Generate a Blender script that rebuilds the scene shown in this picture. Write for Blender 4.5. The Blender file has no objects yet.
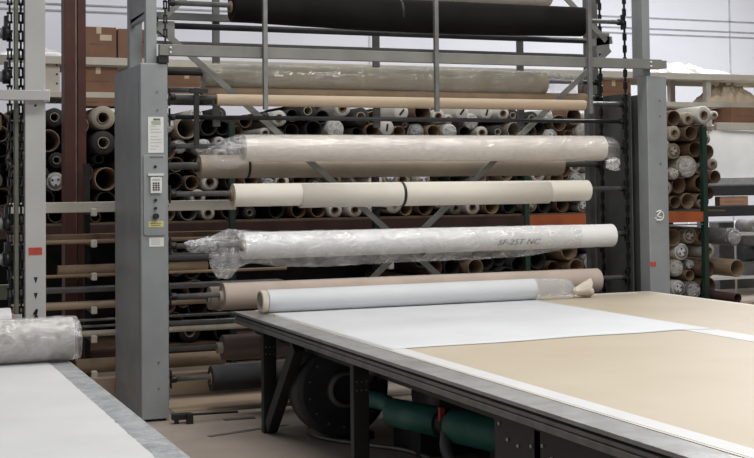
import bpy, math, random
from mathutils import Vector, Matrix, noise
random.seed(7)
PI = math.pi
sc = bpy.context.scene
col = sc.collection

# ------------------------------------------------------------------ materials
def mat(name, c, rough=.6, metal=0., var=.12, scale=6., bump=0., bscale=40., coat=0., c2=None, stretch=None, spec=.5):
    m = bpy.data.materials.new(name); m.use_nodes = True
    nt = m.node_tree; N = nt.nodes; L = nt.links
    b = N['Principled BSDF']
    b.inputs['Roughness'].default_value = rough
    b.inputs['Metallic'].default_value = metal
    b.inputs['Specular IOR Level'].default_value = spec
    if coat: b.inputs['Coat Weight'].default_value = coat
    tc = N.new('ShaderNodeTexCoord'); mp = N.new('ShaderNodeMapping')
    L.new(tc.outputs['Object'], mp.inputs['Vector'])
    if stretch: mp.inputs['Scale'].default_value = stretch
    n = N.new('ShaderNodeTexNoise'); n.inputs['Scale'].default_value = scale; n.inputs['Detail'].default_value = 5
    L.new(mp.outputs[0], n.inputs['Vector'])
    r = N.new('ShaderNodeValToRGB')
    if c2 is None: c2 = [x*(1-var*2.2) for x in c]
    r.color_ramp.elements[0].position = .3; r.color_ramp.elements[0].color = (*c2, 1)
    r.color_ramp.elements[1].position = .62; r.color_ramp.elements[1].color = (*c, 1)
    L.new(n.outputs['Fac'], r.inputs['Fac']); L.new(r.outputs[0], b.inputs['Base Color'])
    if bump:
        n2 = N.new('ShaderNodeTexNoise'); n2.inputs['Scale'].default_value = bscale; n2.inputs['Detail'].default_value = 4
        L.new(mp.outputs[0], n2.inputs['Vector'])
        bp = N.new('ShaderNodeBump'); bp.inputs['Strength'].default_value = bump; bp.inputs['Distance'].default_value = .02
        L.new(n2.outputs['Fac'], bp.inputs['Height']); L.new(bp.outputs[0], b.inputs['Normal'])
    return m

def plastic(name, lo=.12, hi=.55, tint=(.85, .85, .86), bscale=14., strength=.9, gloss=.10):
    """crinkled clear polythene: see-through with milky folds and sharp highlights"""
    m = bpy.data.materials.new(name); m.use_nodes = True
    nt = m.node_tree; N = nt.nodes; L = nt.links
    for x in list(N):
        if x.type != 'OUTPUT_MATERIAL': N.remove(x)
    out = [x for x in N if x.type == 'OUTPUT_MATERIAL'][0]
    tr = N.new('ShaderNodeBsdfTransparent'); tr.inputs[0].default_value = (.97, .97, .97, 1)
    pb = N.new('ShaderNodeBsdfDiffuse'); pb.inputs[0].default_value = (*tint, 1)
    gl = N.new('ShaderNodeBsdfGlossy'); gl.inputs['Roughness'].default_value = .10; gl.inputs[0].default_value = (1, 1, 1, 1)
    mx = N.new('ShaderNodeMixShader'); mg = N.new('ShaderNodeMixShader'); mg.inputs[0].default_value = gloss
    tc = N.new('ShaderNodeTexCoord'); mp = N.new('ShaderNodeMapping'); mp.inputs['Scale'].default_value = (.55, 1, 1)
    L.new(tc.outputs['Object'], mp.inputs[0])
    n = N.new('ShaderNodeTexNoise'); n.inputs['Scale'].default_value = bscale; n.inputs['Detail'].default_value = 6; n.inputs['Distortion'].default_value = 1.6
    L.new(mp.outputs[0], n.inputs['Vector'])
    mr = N.new('ShaderNodeMapRange'); mr.inputs[1].default_value = .35; mr.inputs[2].default_value = .7
    mr.inputs[3].default_value = lo; mr.inputs[4].default_value = hi
    L.new(n.outputs['Fac'], mr.inputs[0]); L.new(mr.outputs[0], mx.inputs[0])
    bp = N.new('ShaderNodeBump'); bp.inputs['Strength'].default_value = strength; bp.inputs['Distance'].default_value = .03
    L.new(n.outputs['Fac'], bp.inputs['Height']); L.new(bp.outputs[0], gl.inputs['Normal'])
    L.new(tr.outputs[0], mx.inputs[1]); L.new(pb.outputs[0], mx.inputs[2])
    L.new(mx.outputs[0], mg.inputs[1]); L.new(gl.outputs[0], mg.inputs[2]); L.new(mg.outputs[0], out.inputs[0])
    return m

M = dict(
 grey=mat('grey_enamel', (.30,.32,.325), .40, .15, .08, 3., .05, 60),
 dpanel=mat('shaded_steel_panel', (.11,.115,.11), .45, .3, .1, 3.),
 shadeb=mat('shaded_rack_paint', (.05,.02,.014), .55, 0, .2, 4.),  # orange beam paint with the shade of the dim bays put into its colour
 greyd=mat('dark_grey_steel', (.15,.152,.148), .5, .3, .15, 5., .05, 60),
 beamg=mat('beam_grey', (.225,.225,.205), .42, .2, .1, 4., .05, 60),
 steel=mat('dull_steel', (.25,.25,.24), .38, .6, .15, 8.),
 galv=mat('worn_aluminium', (.46,.46,.45), .34, .7, .12, 9., .1, 50),
 galv2=mat('taped_aluminium', (.42,.43,.44), .42, .3, .25, 14., .35, 35, c2=(.25,.26,.27)),
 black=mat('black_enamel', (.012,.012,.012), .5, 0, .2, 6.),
 chain=mat('oily_chain', (.03,.03,.032), .4, .6, .3, 30.),
 white=mat('white_enamel', (.52,.52,.50), .4, 0, .05, 3.),
 cream=mat('cream_enamel', (.64,.60,.52), .5, 0, .08, 3.),
 olive=mat('olive_enamel', (.20,.21,.16), .5, .1, .15, 6.),
 wsheet=mat('white_table_sheet', (.62,.62,.625), .55, 0, .03, 3., .04, 120),
 inkm=mat('faint_marker', (.30,.30,.29), .7, 0, .3, 60.),
 wfab=mat('white_vinyl', (.80,.80,.79), .55, 0, .03, 3., .04, 120),
 cfab=mat('cream_cloth', (.70,.66,.575), .75, 0, .05, 2., .08, 200),
 pfab=mat('pale_putty_cloth', (.74,.68,.61), .7, 0, .06, 2., .08, 160),
 mfab=mat('mauve_beige_cloth', (.47,.385,.325), .8, 0, .07, 3., .1, 220),
 bfab=mat('beige_cloth', (.42,.355,.28), .8, 0, .1, 3., .1, 200),
 kfab=mat('black_cloth', (.010,.0085,.0085), .9, 0, .2, 4., .15, 200, spec=.15),
 dfab=mat('charcoal_cloth', (.05,.05,.052), .85, 0, .2, 4., .15, 200),
 lfab=mat('brown_mauve_cloth', (.20,.15,.135), .8, 0, .1, 4., .1, 200),
 yfab=mat('khaki_gauze', (.42,.38,.27), .6, 0, .12, 3., .15, 120),
 sfab=mat('tan_card_tube', (.52,.40,.28), .5, 0, .08, 3., stretch=(.4,4,4)),
 bluewhite=mat('blue_white_cloth', (.61,.62,.635), .6, 0, .03, 2., .05, 200),
 gfab=mat('grey_linen_cloth', (.47,.435,.40), .75, 0, .14, 30., .15, 180),
 card=mat('kraft_card', (.36,.22,.13), .75, 0, .12, 5.),
 carddk=mat('dark_kraft_card', (.20,.125,.078), .8, 0, .2, 5.),
 cardt=mat('tan_card', (.34,.245,.155), .75, 0, .12, 5.),
 carton=mat('brown_carton', (.26,.14,.085), .8, 0, .1, 3.),
 corew=mat('white_core_card', (.62,.56,.47), .7, 0, .1, 8.),
 tape=mat('parcel_tape', (.62,.50,.36), .35, 0, .05, 5.),
 paper=mat('label_paper', (.74,.74,.71), .6, 0, .04, 10.),
 ink=mat('faint_print', (.16,.17,.17), .7, 0, .2, 60.),
 inkl=mat('pale_print', (.48,.49,.47), .7, 0, .1, 60.),
 inkg=mat('green_print', (.42,.47,.36), .7, 0, .1, 60.),
 yellow=mat('yellow_sticker', (.62,.57,.22), .5, 0, .05, 20.),
 red=mat('red_sticker', (.55,.06,.035), .5, 0, .1, 20.),
 rust=mat('red_oxide_paint', (.10,.030,.019), .5, 0, .15, 4.),
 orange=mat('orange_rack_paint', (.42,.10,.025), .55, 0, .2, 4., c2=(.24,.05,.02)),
 green=mat('green_rack_paint', (.012,.04,.026), .5, 0, .15, 6.),
 ductg=mat('green_duct_paint', (.045,.20,.16), .4, 0, .15, 5.),
 mdf=mat('pale_mdf', (.475,.405,.305), .5, 0, .03, 1.6, .03, 60, c2=(.44,.37,.27)),
 tstrip=mat('white_strip', (.60,.60,.60), .5, 0, .03, 4.),
 dark=mat('dark_machine', (.035,.036,.04), .5, .2, .3, 6.),
 wrapw=mat('white_film', (.78,.78,.79), .3, 0, .08, 8., .5, 12),
 endw=mat('roll_end_white', (.68,.66,.61), .7, 0, .1, 14.),
 endc=mat('roll_end_cream', (.44,.39,.31), .75, 0, .12, 14.),
 endd=mat('roll_end_charcoal', (.045,.043,.042), .8, 0, .25, 14.),
 endg=mat('roll_end_grey', (.20,.195,.185), .7, 0, .2, 14.),
 endm=mat('roll_end_maroon', (.075,.035,.032), .8, 0, .2, 14.),
 films=plastic('smooth_clear_film',.25,.4,bscale=3.,strength=.2), film=plastic('clear_film',.04,.36,bscale=9.,strength=1.), filmt=plastic('thin_clear_film', .02, .22, bscale=8.,strength=.8), filmh=plastic('heavy_clear_film', .15, .6, bscale=16.),
)

# ------------------------------------------------------------------ mesh builder
class MB:
    def __init__(s): s.v=[]; s.f=[]; s.m=[]; s.s=[]
    def add(s, vs, fs, m=0, smooth=False):
        o=len(s.v); s.v += [tuple(v) for v in vs]
        for f in fs: s.f.append(tuple(i+o for i in f)); s.m.append(m); s.s.append(smooth)
        return s
    def box(s, x0,x1,y0,y1,z0,z1, m=0):
        if x0>x1: x0,x1=x1,x0
        if y0>y1: y0,y1=y1,y0
        if z0>z1: z0,z1=z1,z0
        v=[(x0,y0,z0),(x1,y0,z0),(x1,y1,z0),(x0,y1,z0),(x0,y0,z1),(x1,y0,z1),(x1,y1,z1),(x0,y1,z1)]
        return s.add(v,[(0,3,2,1),(4,5,6,7),(0,1,5,4),(1,2,6,5),(2,3,7,6),(3,0,4,7)],m)
    def bar(s, p, q, w, t, up=(0,0,1), m=0):
        """square bar from p to q; w across, t along 'up'"""
        p=Vector(p); q=Vector(q); d=(q-p).normalized(); up=Vector(up)
        a=d.cross(up).normalized(); b=a.cross(d).normalized()
        v=[]
        for c in (p,q):
            for i,j in ((-1,-1),(1,-1),(1,1),(-1,1)): v.append(c+a*i*w/2+b*j*t/2)
        return s.add(v,[(3,2,1,0),(4,5,6,7),(0,1,5,4),(1,2,6,5),(2,3,7,6),(3,0,4,7)],m)
    def prof(s, pts, p, q, n=20, m=0, close=True):
        """lathe: pts = [(t, r)] along p->q with t in metres"""
        p=Vector(p); d=(Vector(q)-p).normalized()
        a=d.orthogonal().normalized(); b=d.cross(a)
        vs=[]; fs=[]
        for t,r in pts:
            for k in range(n):
                A=2*PI*k/n; vs.append(p+d*t+(a*math.cos(A)+b*math.sin(A))*r)
        for i in range(len(pts)-1):
            for k in range(n):
                fs.append((i*n+k, i*n+(k+1)%n, (i+1)*n+(k+1)%n, (i+1)*n+k))
        s.add(vs,fs,m,True)
        if close:
            o=len(s.v)-len(vs)
            s.f.append(tuple(o+k for k in reversed(range(n)))); s.m.append(m); s.s.append(False)
            s.f.append(tuple(o+(len(pts)-1)*n+k for k in range(n))); s.m.append(m); s.s.append(False)
        return s
    def cyl(s, p, q, r, n=20, m=0, r2=None):
        L=(Vector(q)-Vector(p)).length
        return s.prof([(0,r),(L,r if r2 is None else r2)],p,q,n,m)
    def pipe(s, pts, r, n=10, m=0):
        """tube along a smoothed path"""
        P=[Vector(p) for p in pts]; Q=[]
        for i in range(len(P)-1):
            a=P[max(i-1,0)];b=P[i];c=P[i+1];d=P[min(i+2,len(P)-1)]
            for k in range(6):
                t=k/6; Q.append(.5*((2*b)+(c-a)*t+(2*a-5*b+4*c-d)*t*t+(3*b-a-3*c+d)*t**3))
        Q.append(P[-1]); vs=[];fs=[]
        for i,c in enumerate(Q):
            d=(Q[min(i+1,len(Q)-1)]-Q[max(i-1,0)]).normalized()
            up=Vector((0,0,1)) if abs(d.z)<.9 else Vector((0,1,0))
            a=d.cross(up).normalized(); b=a.cross(d)
            for k in range(n):
                A=2*PI*k/n; vs.append(c+(a*math.cos(A)+b*math.sin(A))*r)
        for i in range(len(Q)-1):
            for k in range(n): fs.append((i*n+k,i*n+(k+1)%n,(i+1)*n+(k+1)%n,(i+1)*n+k))
        fs.append(tuple(reversed(range(n)))); fs.append(tuple((len(Q)-1)*n+k for k in range(n)))
        return s.add(vs,fs,m,True)
    def build(s, name, mats, parent=None, bevel=0., origin=None):
        me=bpy.data.meshes.new(name)
        O=Vector(origin) if origin else Vector((0,0,0))
        me.from_pydata([tuple(Vector(v)-O) for v in s.v],[],s.f)
        if not isinstance(mats,(list,tuple)): mats=[mats]
        for m in mats: me.materials.append(m)
        me.polygons.foreach_set('material_index', s.m); me.polygons.foreach_set('use_smooth', s.s)
        me.validate(); me.update()
        o=bpy.data.objects.new(name,me); col.objects.link(o)
        if parent is not None:
            o.parent=parent
            o.location=O-parent.location if not parent.parent else O-parent.location-parent.parent.location
        else: o.location=O
        if bevel:
            b=o.modifiers.new('bevel','BEVEL'); b.width=bevel; b.segments=2; b.limit_method='ANGLE'; b.angle_limit=.7
        return o

def tag(o, label=None, cat=None, group=None, kind=None):
    if label: o['label']=label
    if cat: o['category']=cat
    if group: o['group']=group
    if kind: o['kind']=kind
    return o
def empty(name, loc, label=None, cat=None, group=None):
    o=bpy.data.objects.new(name,None); col.objects.link(o); o.location=loc; o.empty_display_size=.1
    return tag(o,label,cat,group)
def copy_tree(o, parent=None):
    c=o.copy(); col.objects.link(c)
    if parent is not None: c.parent=parent
    for ch in [x for x in bpy.data.objects if x.parent==o]: copy_tree(ch,c)
    return c
# ------------------------------------------------------------------ setting
tag(MB().box(-8,22,-3,20.3,-.2,0).build('floor', mat('floor_concrete',(.36,.30,.25),.5,0,.14,1.3,.05,30)), kind='structure')
tag(MB().box(-8,22,20.3,20.5,-.2,9).build('wall_back', mat('wall_paint',(.70,.70,.745),.7,0,.03,.8)), kind='structure')
for i,z in enumerate((4.83,4.63,4.53)):
    tag(MB().box(-8,22,20.285,20.3,z,z+.025).build('trim_%d'%(i+1), mat('trim_grey_%d'%i,(.36,.36,.38),.6)), kind='structure')
for i,x in enumerate((3.2,8.1,15.55)):
    tag(MB().box(x,x+.03,20.285,20.3,0,9).build('trim_%d'%(i+4), mat('trim_light_%d'%i,(.52,.52,.55),.6)), kind='structure')

# ------------------------------------------------------------------ carousel frame
car=empty('fabric_roll_carousel',(4.4,10.25,0),'tall grey motorised carousel frame carrying long horizontal fabric rolls behind the cutting table','storage carousel')
def cabinet(x0,x1,left):
    yb=10.86 if left else 9.96
    p=MB().box(x0,x1,9.8,yb,.018,2.74).build('side_cabinet',M['grey'],car,bevel=.008,origin=(x0,9.8,.018))
    for x in (x0+.02,x1-.07):
        for y in (9.83,yb-.09): MB().cyl((x+.025,y+.025,0),(x+.025,y+.025,.018),.03,12).build('levelling_foot',M['black'],car)
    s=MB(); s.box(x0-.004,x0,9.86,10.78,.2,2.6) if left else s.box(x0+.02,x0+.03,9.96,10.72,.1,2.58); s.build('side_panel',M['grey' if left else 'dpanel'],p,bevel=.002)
    if not left:
        for z in (2.28,1.88,1.48,1.08): MB().pipe([(x0+.0,10.12,z+.12),(x0-.01,10.06,z+.02),(x0-.012,10.07,z-.06),(x0,10.2,z-.08)],.010,6).build('shaft_hook',M['steel'],p)
    for z in (2.52,2.38,1.95,.45,.25): MB().cyl((x0+(x1-x0)*.62,9.8,z),(x0+(x1-x0)*.62,9.794,z),.008,8).build('screw',M['steel'],p)
    return p
cl_=cabinet(2.022,2.235,True); cr_=cabinet(6.60,6.81,False)
# labels and controls on the left cabinet's front
y0=9.8
def px2x(px): return 2.022+(px-142.6)*.205/25.5
def px2z(py): return 1.8-(py-186.8)*.00765
def fbox(mb,a,b,c,d,t,m=0,y=9.8): return mb.box(px2x(a),px2x(b),y-t,y,px2z(d),px2z(c),m)
l=MB(); fbox(l,149.8,164.8,118,154,.004)
for k,(a,b) in enumerate(((127,2),(130,5),(133,6),(137.5,3),(140.5,6),(143.5,6),(147,4),(150,2))):
    fbox(l,152,155+b*1.3,a,a+.7,.0048,2)
fbox(l,153,162,122,126,.0048,1); fbox(l,155,161.5,119.6,121.6,.0048,3)
l.build('instruction_label',[M['paper'],M['inkg'],M['inkl'],M['ink']],cl_)
# control panel with rounded corners
def rounded(mb,x0,x1,z0,z1,y,t,r,m=0):
    pts=[]
    for (cx_,cz_,a0) in ((x1-r,z1-r,0),(x0+r,z1-r,90),(x0+r,z0+r,180),(x1-r,z0+r,270)):
        for k in range(6):
            A=math.radians(a0+k*18); pts.append((cx_+math.cos(A)*r,cz_+math.sin(A)*r))
    n=len(pts); v=[(a,y,b) for a,b in pts]+[(a,y-t,b) for a,b in pts]
    f=[tuple(range(n)),tuple(range(2*n-1,n-1,-1))]+[(k,k+n,(k+1)%n+n,(k+1)%n) for k in range(n)]
    mb.add(v,f,m)
b=MB(); rounded(b,px2x(145),px2x(166),px2z(237),px2z(156),9.8,.012,.022); b.build('control_panel',M['grey'],cl_,bevel=.003)
b=MB(); fbox(b,151,164,157.8,159.2,.0135,0); b.build('faint_lettering',M['greyd'],cl_)
b=MB(); b.cyl((px2x(156.3),9.788,px2z(168)),(px2x(156.3),9.775,px2z(168)),.011,14); b.build('key_switch',M['black'],cl_)
b=MB(); fbox(b,149,164,175,177,.03,0); b.build('keypad_hood',M['paper'],cl_)
b=MB(); fbox(b,151.2,162,178.5,194.5,.035,0)
for i in range(3):
    for j in range(4): fbox(b,153.3+i*2.4,155+i*2.4,183.8+j*2.2,185.3+j*2.2,.038,1)
fbox(b,153,160.5,180.2,182,.036,2)
b.build('keypad',[M['paper'],M['black'],M['inkl']],cl_,bevel=.001)
for py,r in ((201.5,.011),(209.5,.011),(217.5,.022)):
    b=MB(); b.cyl((px2x(156.3),9.788,px2z(py)),(px2x(156.3),9.765-(r>.02)*.015,px2z(py)),r,16); b.build('push_button',M['black'],cl_,bevel=.002)
b=MB(); fbox(b,149.5,164,222.5,228.5,.014,0); fbox(b,151,162,224.3,225,.0146,1); fbox(b,152,161,226.3,227,.0146,1); b.build('yellow_sticker',[M['yellow'],M['ink']],cl_)
b=MB(); fbox(b,150.5,164.5,239,248,.003,0)
for k in range(3): fbox(b,152.5,161,241+k*2,241.8+k*2,.0036,1)
b.build('white_sticker',[M['paper'],M['inkl']],cl_)
# right cabinet: scribbled round sticker and red sticker
b=MB(); cx_,cz_=6.705,1.48
ring=[(cx_+math.cos(a)*.045,9.797,cz_+math.sin(a)*.045) for a in [math.radians(d) for d in range(200,500,30)]]
b.pipe(ring,.006,6); b.pipe([(cx_-.03,9.797,cz_+.035),(cx_+.02,9.797,cz_+.045),(cx_-.02,9.797,cz_),(cx_+.025,9.797,cz_-.015)],.007,6); b.pipe([(cx_-.03,9.797,cz_-.04),(cx_+.03,9.797,cz_-.035)],.009,6)
b.build('round_mark',M['paper'],cr_)
b=MB(); b.box(6.57,6.655,9.796,9.8,1.03,1.075) if False else b.box(6.602,6.66,9.796,9.8,1.03,1.07); b.build('red_sticker',M['red'],cr_)
# uprights above the cabinets
def upright(x0,x1,y0,y1,z0,z1,m,name='upright'): return MB().box(x0,x1,y0,y1,z0,z1).build(name,m,car,bevel=.004)
upright(2.08,2.165,9.86,9.93,2.74,4.3,M['grey'])
upright(2.10,2.205,10.60,10.70,2.74,4.3,M['grey'])
upright(6.60,6.68,9.86,10.03,2.74,4.3,M['grey'])
upright(6.56,6.68,10.74,10.82,.1,4.3,M['greyd'])
g=MB(); g.add([(2.11,9.93,3.16),(2.11,10.6,3.14),(2.11,10.6,4.2),(2.11,9.93,4.2),(2.118,9.93,3.16),(2.118,10.6,3.14),(2.118,10.6,4.2),(2.118,9.93,4.2)],[(0,1,2,3),(7,6,5,4),(0,4,5,1),(3,2,6,7)])
g.box(2.11,2.15,9.93,10.6,3.12,3.17); g.build('side_plate',M['grey'],car)
# beams
b=MB(); b.box(2.165,6.74,9.765,9.82,2.80,2.887); b.box(6.60,6.80,9.775,9.86,2.81,2.88)
b.build('front_beam',M['beamg'],car,bevel=.003)
for x in (2.25,3.0,4.49,5.965,6.62):
    for z in (2.825,2.862): MB().cyl((x,9.765,z),(x,9.752,z),.009,8).build('bolt',M['paper'],car)
b=MB(); b.box(2.165,2.24,9.78,9.9,2.745,2.80); b.build('bracket',M['black'],car)
b=MB(); b.box(2.12,6.6,10.69,10.73,3.20,3.262); b.build('rear_beam',M['greyd'],car,bevel=.003)
b=MB(); b.box(2.12,6.6,10.69,10.73,2.995,3.018); b.build('rear_rail',M['greyd'],car)
for x in (2.985,4.474,5.953): MB().box(x,x+.036,9.722,9.762,2.39,4.3).build('guard_bar',M['steel'],car,bevel=.003)
for x in (2.845,4.33,5.80): MB().box(x,x+.06,10.735,10.775,2.30,4.3).build('rear_upright',M['greyd'],car,bevel=.003)
# diagonal braces on the centre plane
def brace(p,q): MB().bar((p[0],10.245,p[1]),(q[0],10.245,q[1]),.012,.050,m=0).build('brace',M['beamg'],car)
brace((2.26,3.08),(5.45,.37)); brace((6.50,3.02),(3.40,.40)); brace((6.46,3.10),(5.35,4.1)); brace((2.3,3.15),(3.3,4.1))
b=MB(); b.box(6.36,6.5,10.25,10.262,2.98,3.17); b.bar((6.28,10.27,3.075),(6.53,10.27,3.11),.04,.07); b.build('gusset_plate',M['beamg'],car)
b=MB(); b.box(2.26,2.40,10.26,10.272,3.0,3.13); b.build('gusset_plate',M['beamg'],car)
b=MB(); b.box(2.49,2.53,9.985,10.01,2.12,2.57); b.box(2.46,2.60,9.98,10.02,2.53,2.565); b.build('hanger_arm',M['black'],car)
# chains
def chain(x,y,name='chain',z0=.15,z1=4.25,parent=car,px=.012):
    b=MB(); z=z0; k=0
    while z<z1:
        if k%2: b.box(x-.014,x-.006,y-.014,y+.014,z-.026,z+.026); b.box(x+.006,x+.014,y-.014,y+.014,z-.026,z+.026)
        else: b.box(x-.006,x+.006,y-.010,y+.010,z-.03,z+.03)
        b.cyl((x-.018,y,z-.028),(x+.018,y,z-.028),.008,6)
        z+=.056; k+=1
    return b.build(name,M['chain'],parent)
for x in (2.275,6.535):
    for y in (10.05,10.47): chain(x,y)
b=MB(); b.box(6.565,6.575,10.02,10.5,.15,2.6); b.build('chain_guide',M['dpanel'],car)
# pedal bar at the foot
pb=empty('foot_stop',(2.3,9.62,0),'black bar with a thin arm on the floor at the foot of the control cabinet','foot stop')
b=MB(); b.box(2.22,2.37,9.62,9.68,.03,.075); b.box(2.32,2.37,9.585,9.62,0,.08); b.box(2.24,2.27,9.63,9.67,0,.04); b.build('bar',M['black'],pb,bevel=.004)
MB().bar((2.36,9.65,.06),(2.74,9.67,.05),.02,.014).build('arm',M['black'],pb)

# ------------------------------------------------------------------ rolls on the carousel
def lerp_keys(K,x):
    for a,b in zip(K[:-1],K[1:]):
        if a[0]<=x<=b[0]:
            t=(x-a[0])/(b[0]-a[0]+1e-9); return [p+(q-p)*t for p,q in zip(a[1:],b[1:])]
    return list(K[-1][1:]) if x>K[-1][0] else list(K[0][1:])
def wrap_surface(mb,K,y,z,nx=120,n=40,amp=.006,fr=9.,seed=0.,open_=True):
    """K keys: x, half depth, up, down, dz, extra crinkle"""
    xs=[K[0][0]+(K[-1][0]-K[0][0])*i/nx for i in range(nx+1)]
    v=[];f=[]
    for x in xs:
        ry,ru,rd,dz,cr=lerp_keys(K,x)
        for k in range(n):
            A=2*PI*k/n; c,s=math.cos(A),math.sin(A)
            q=Vector((x*fr*.6+seed,c*fr*.18+seed,s*fr*.18))
            w=noise.fractal(q*1.6,.9,2.1,4)*(amp+cr)
            v.append((x+w*.5,y+c*(ry+w),z+dz+s*((ru if s>0 else rd)+w)))
    for i in range(nx):
        for k in range(n): f.append((i*n+k,(i+1)*n+k,(i+1)*n+(k+1)%n,i*n+(k+1)%n))
    mb.add(v,f,0,True)
RI,RO=.036,.046
def fabric_roll(label,cat,group,x0,x1,y,z,r,m,r1=None,core=(.02,.02),coremat='card',name='fabric_roll',sag=0.,hollow=True,straps=(),lump=.0012,twist=.0):
    r1=r if r1 is None else r1
    root=empty(name,((x0+x1)/2,y,z-r),label,cat,group)
    b=MB(); n=40; nx=50; v=[];f=[]
    for i in range(nx+1):
        t=i/nx; x=x0+(x1-x0)*t; R=r+(r1-r)*t
        for k in range(n):
            A=2*PI*k/n; w=noise.noise(Vector((x*2.1,math.cos(A)*1.3+y,math.sin(A)*1.3+z)))*lump
            ss=max(0,-math.sin(A))*sag*math.sin(PI*t)
            v.append((x,y+math.cos(A)*(R+w),z+math.sin(A)*(R+w)-ss))
    for i in range(nx):
        for k in range(n): f.append((i*n+k,(i+1)*n+k,(i+1)*n+(k+1)%n,i*n+(k+1)%n))
    b.add(v,f,0,True)
    # end faces with a spiral lip
    for i,sx in ((0,-1),(nx,1)):
        xx=x0 if i==0 else x1; R=r if i==0 else r1
        rings=[R,R*.985,R*.72,RO+.001]; off=[0,.004,.001,.004]
        vs=[];fs=[]
        for q,(rr,oo) in enumerate(zip(rings,off)):
            for k in range(n):
                A=2*PI*k/n; vs.append((xx+sx*oo,y+math.cos(A)*rr,z+math.sin(A)*rr))
        for q in range(3):
            for k in range(n):
                a=(q*n+k,q*n+(k+1)%n,(q+1)*n+(k+1)%n,(q+1)*n+k)
                fs.append(a if sx>0 else a[::-1])
        b.add(vs,fs,0,False)
    b.build('fabric',m,root)
    c=MB(); xa,xb=x0-core[0],x1+core[1]
    c.prof([(0,RI),(0,RO),(xb-xa,RO),(xb-xa,RI),(0,RI)],(xa,y,z),(xb,y,z),24,close=False)
    c.build('core',M[coremat],root)
    for sx in straps:
        R=r+(r1-r)*(sx-x0)/(x1-x0)+.003
        s=MB(); s.prof([(0,R-.004),(0,R),(.022,R),(.022,R-.004)],(sx,y,z),(sx+.022,y,z),40,close=False); s.build('strap',M['black'],root)
    return root
def shaft(y,z,label,group=None,x0=2.30,x1=6.515,r=.021,m='steel'):
    root=empty('roller_shaft',((x0+x1)/2,y,z),label,'shaft',group)
    b=MB(); b.cyl((x0,y,z),(x1,y,z),r,14); b.build('rod',M[m],root)
    for x,s in ((x0,1),(x1,-1)):
        e=MB(); e.box(x-.0,x+s*.010,y-.02,y+.02,z-.07,z+.07); e.cyl((x+s*.010,y,z),(x+s*.05,y,z),r+.008,12); e.build('end_carrier',M['chain'],root,bevel=.003)
    return root
YF,YB=10.05,10.47
DZ=RI-.021
g='fabric rolls carried on the carousel'
# front run, from the top
shaft(YF,3.235+DZ,'steel shaft through the black roll at the top of the carousel')
fabric_roll('thick black fabric roll sagging along the top of the carousel','fabric roll',g,2.82,6.08,YF,3.238,.120,M['kfab'],r1=.132,sag=.03,straps=(4.27,))
shaft(YB,3.535+DZ,'steel shaft through the putty roll cut off at the upper picture edge')
fabric_roll('putty coloured fabric roll above the black one, cut off by the upper picture edge','fabric roll',g,3.86,5.98,YB,3.535,.105,M['pfab'])
shaft(YB,3.12,'bare dark shaft crossing just under the black roll',m='dark',r=.026)
shaft(YF,2.34,'bare dark shaft crossing between the tan card tube and the top plastic wrapped roll',m='dark',r=.018)
shaft(YF,2.483+DZ,'steel shaft through the tan card tube')
fabric_roll('slim tan card tube below the see-through khaki roll','card tube',g,2.69,6.09,YF,2.482,.0475,M['sfab'],core=(.01,.01),name='card_tube',lump=0)
b1=fabric_roll('putty fabric roll in clear plastic, topmost of the two light wrapped rolls','fabric roll',g,2.91,6.27,YF,2.095,.108,M['pfab'],r1=.112)
shaft(YF,2.095+DZ,'steel shaft through the wrapped putty roll')
w=MB(); wrap_surface(w,[(2.60,.03,.03,.05,-.02,.01),(2.66,.06,.05,.11,-.03,.022),(2.74,.10,.085,.145,-.01,.026),(2.86,.112,.10,.15,0,.02),(2.93,.113,.113,.115,0,.003),(4.6,.113,.113,.113,0,.001),(6.30,.117,.117,.117,0,.001),(6.37,.115,.105,.13,0,.01),(6.42,.07,.06,.16,-.01,.02),(6.44,.03,.02,.17,-.02,.01)],YF,2.095,nx=170,amp=.003)
w.build('plastic_wrap',M['filmt'],b1)
w=MB(); wrap_surface(w,[(6.26,.01,.03,.05,-.13,.02),(6.33,.02,.04,.07,-.13,.025),(6.40,.01,.04,.05,-.14,.02)],YF-.09,2.095,nx=16,n=20); w.build('plastic_tail',M['filmh'],b1)
b2=fabric_roll('plain cream fabric roll with a dark strap, below the two putty rolls','fabric roll',g,2.82,6.11,YF,1.715,.093,M['cfab'],straps=(),core=(.025,.02))
o=MB(); o.prof([(0,.09),(0,.1015),(2.32,.1015),(2.32,.09)],(3.385,YF,1.7055),(5.705,YF,1.7055),44,close=False); o.build('outer_layer',M['cfab'],b2)
s=MB(); s.prof([(0,.101),(0,.1045),(.025,.1045),(.025,.101)],(4.28,YF,1.7055),(4.305,YF,1.7055),44,close=False); s.build('strap',M['black'],b2)
shaft(YF,1.715+DZ,'steel shaft through the plain cream roll')
b3=fabric_roll('white fabric roll in baggy clear plastic with faint handwriting, middle of the carousel','fabric roll',g,2.90,6.36,YF,1.305,.108,M['wfab'],r1=.103,core=(.02,.02))
shaft(YF,1.305+DZ,'steel shaft through the white roll in baggy plastic')
w=MB(); wrap_surface(w,[(2.63,.05,.09,.16,0,.012),(2.68,.085,.10,.24,0,.02),(2.78,.11,.125,.25,0,.026),(2.86,.12,.13,.17,0,.02),(2.95,.118,.118,.135,0,.004),(3.2,.116,.114,.175,0,.004),(3.6,.115,.113,.19,0,.004),(4.2,.114,.112,.175,0,.003),(5.0,.113,.110,.175,0,.003),(5.5,.112,.109,.16,0,.003),(5.85,.110,.107,.116,0,.002),(6.0,.107,.106,.107,0,.0005)],YF,1.305,nx=240,n=48,amp=.0022,fr=13)
w.build('plastic_wrap',M['film'],b3)
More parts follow.
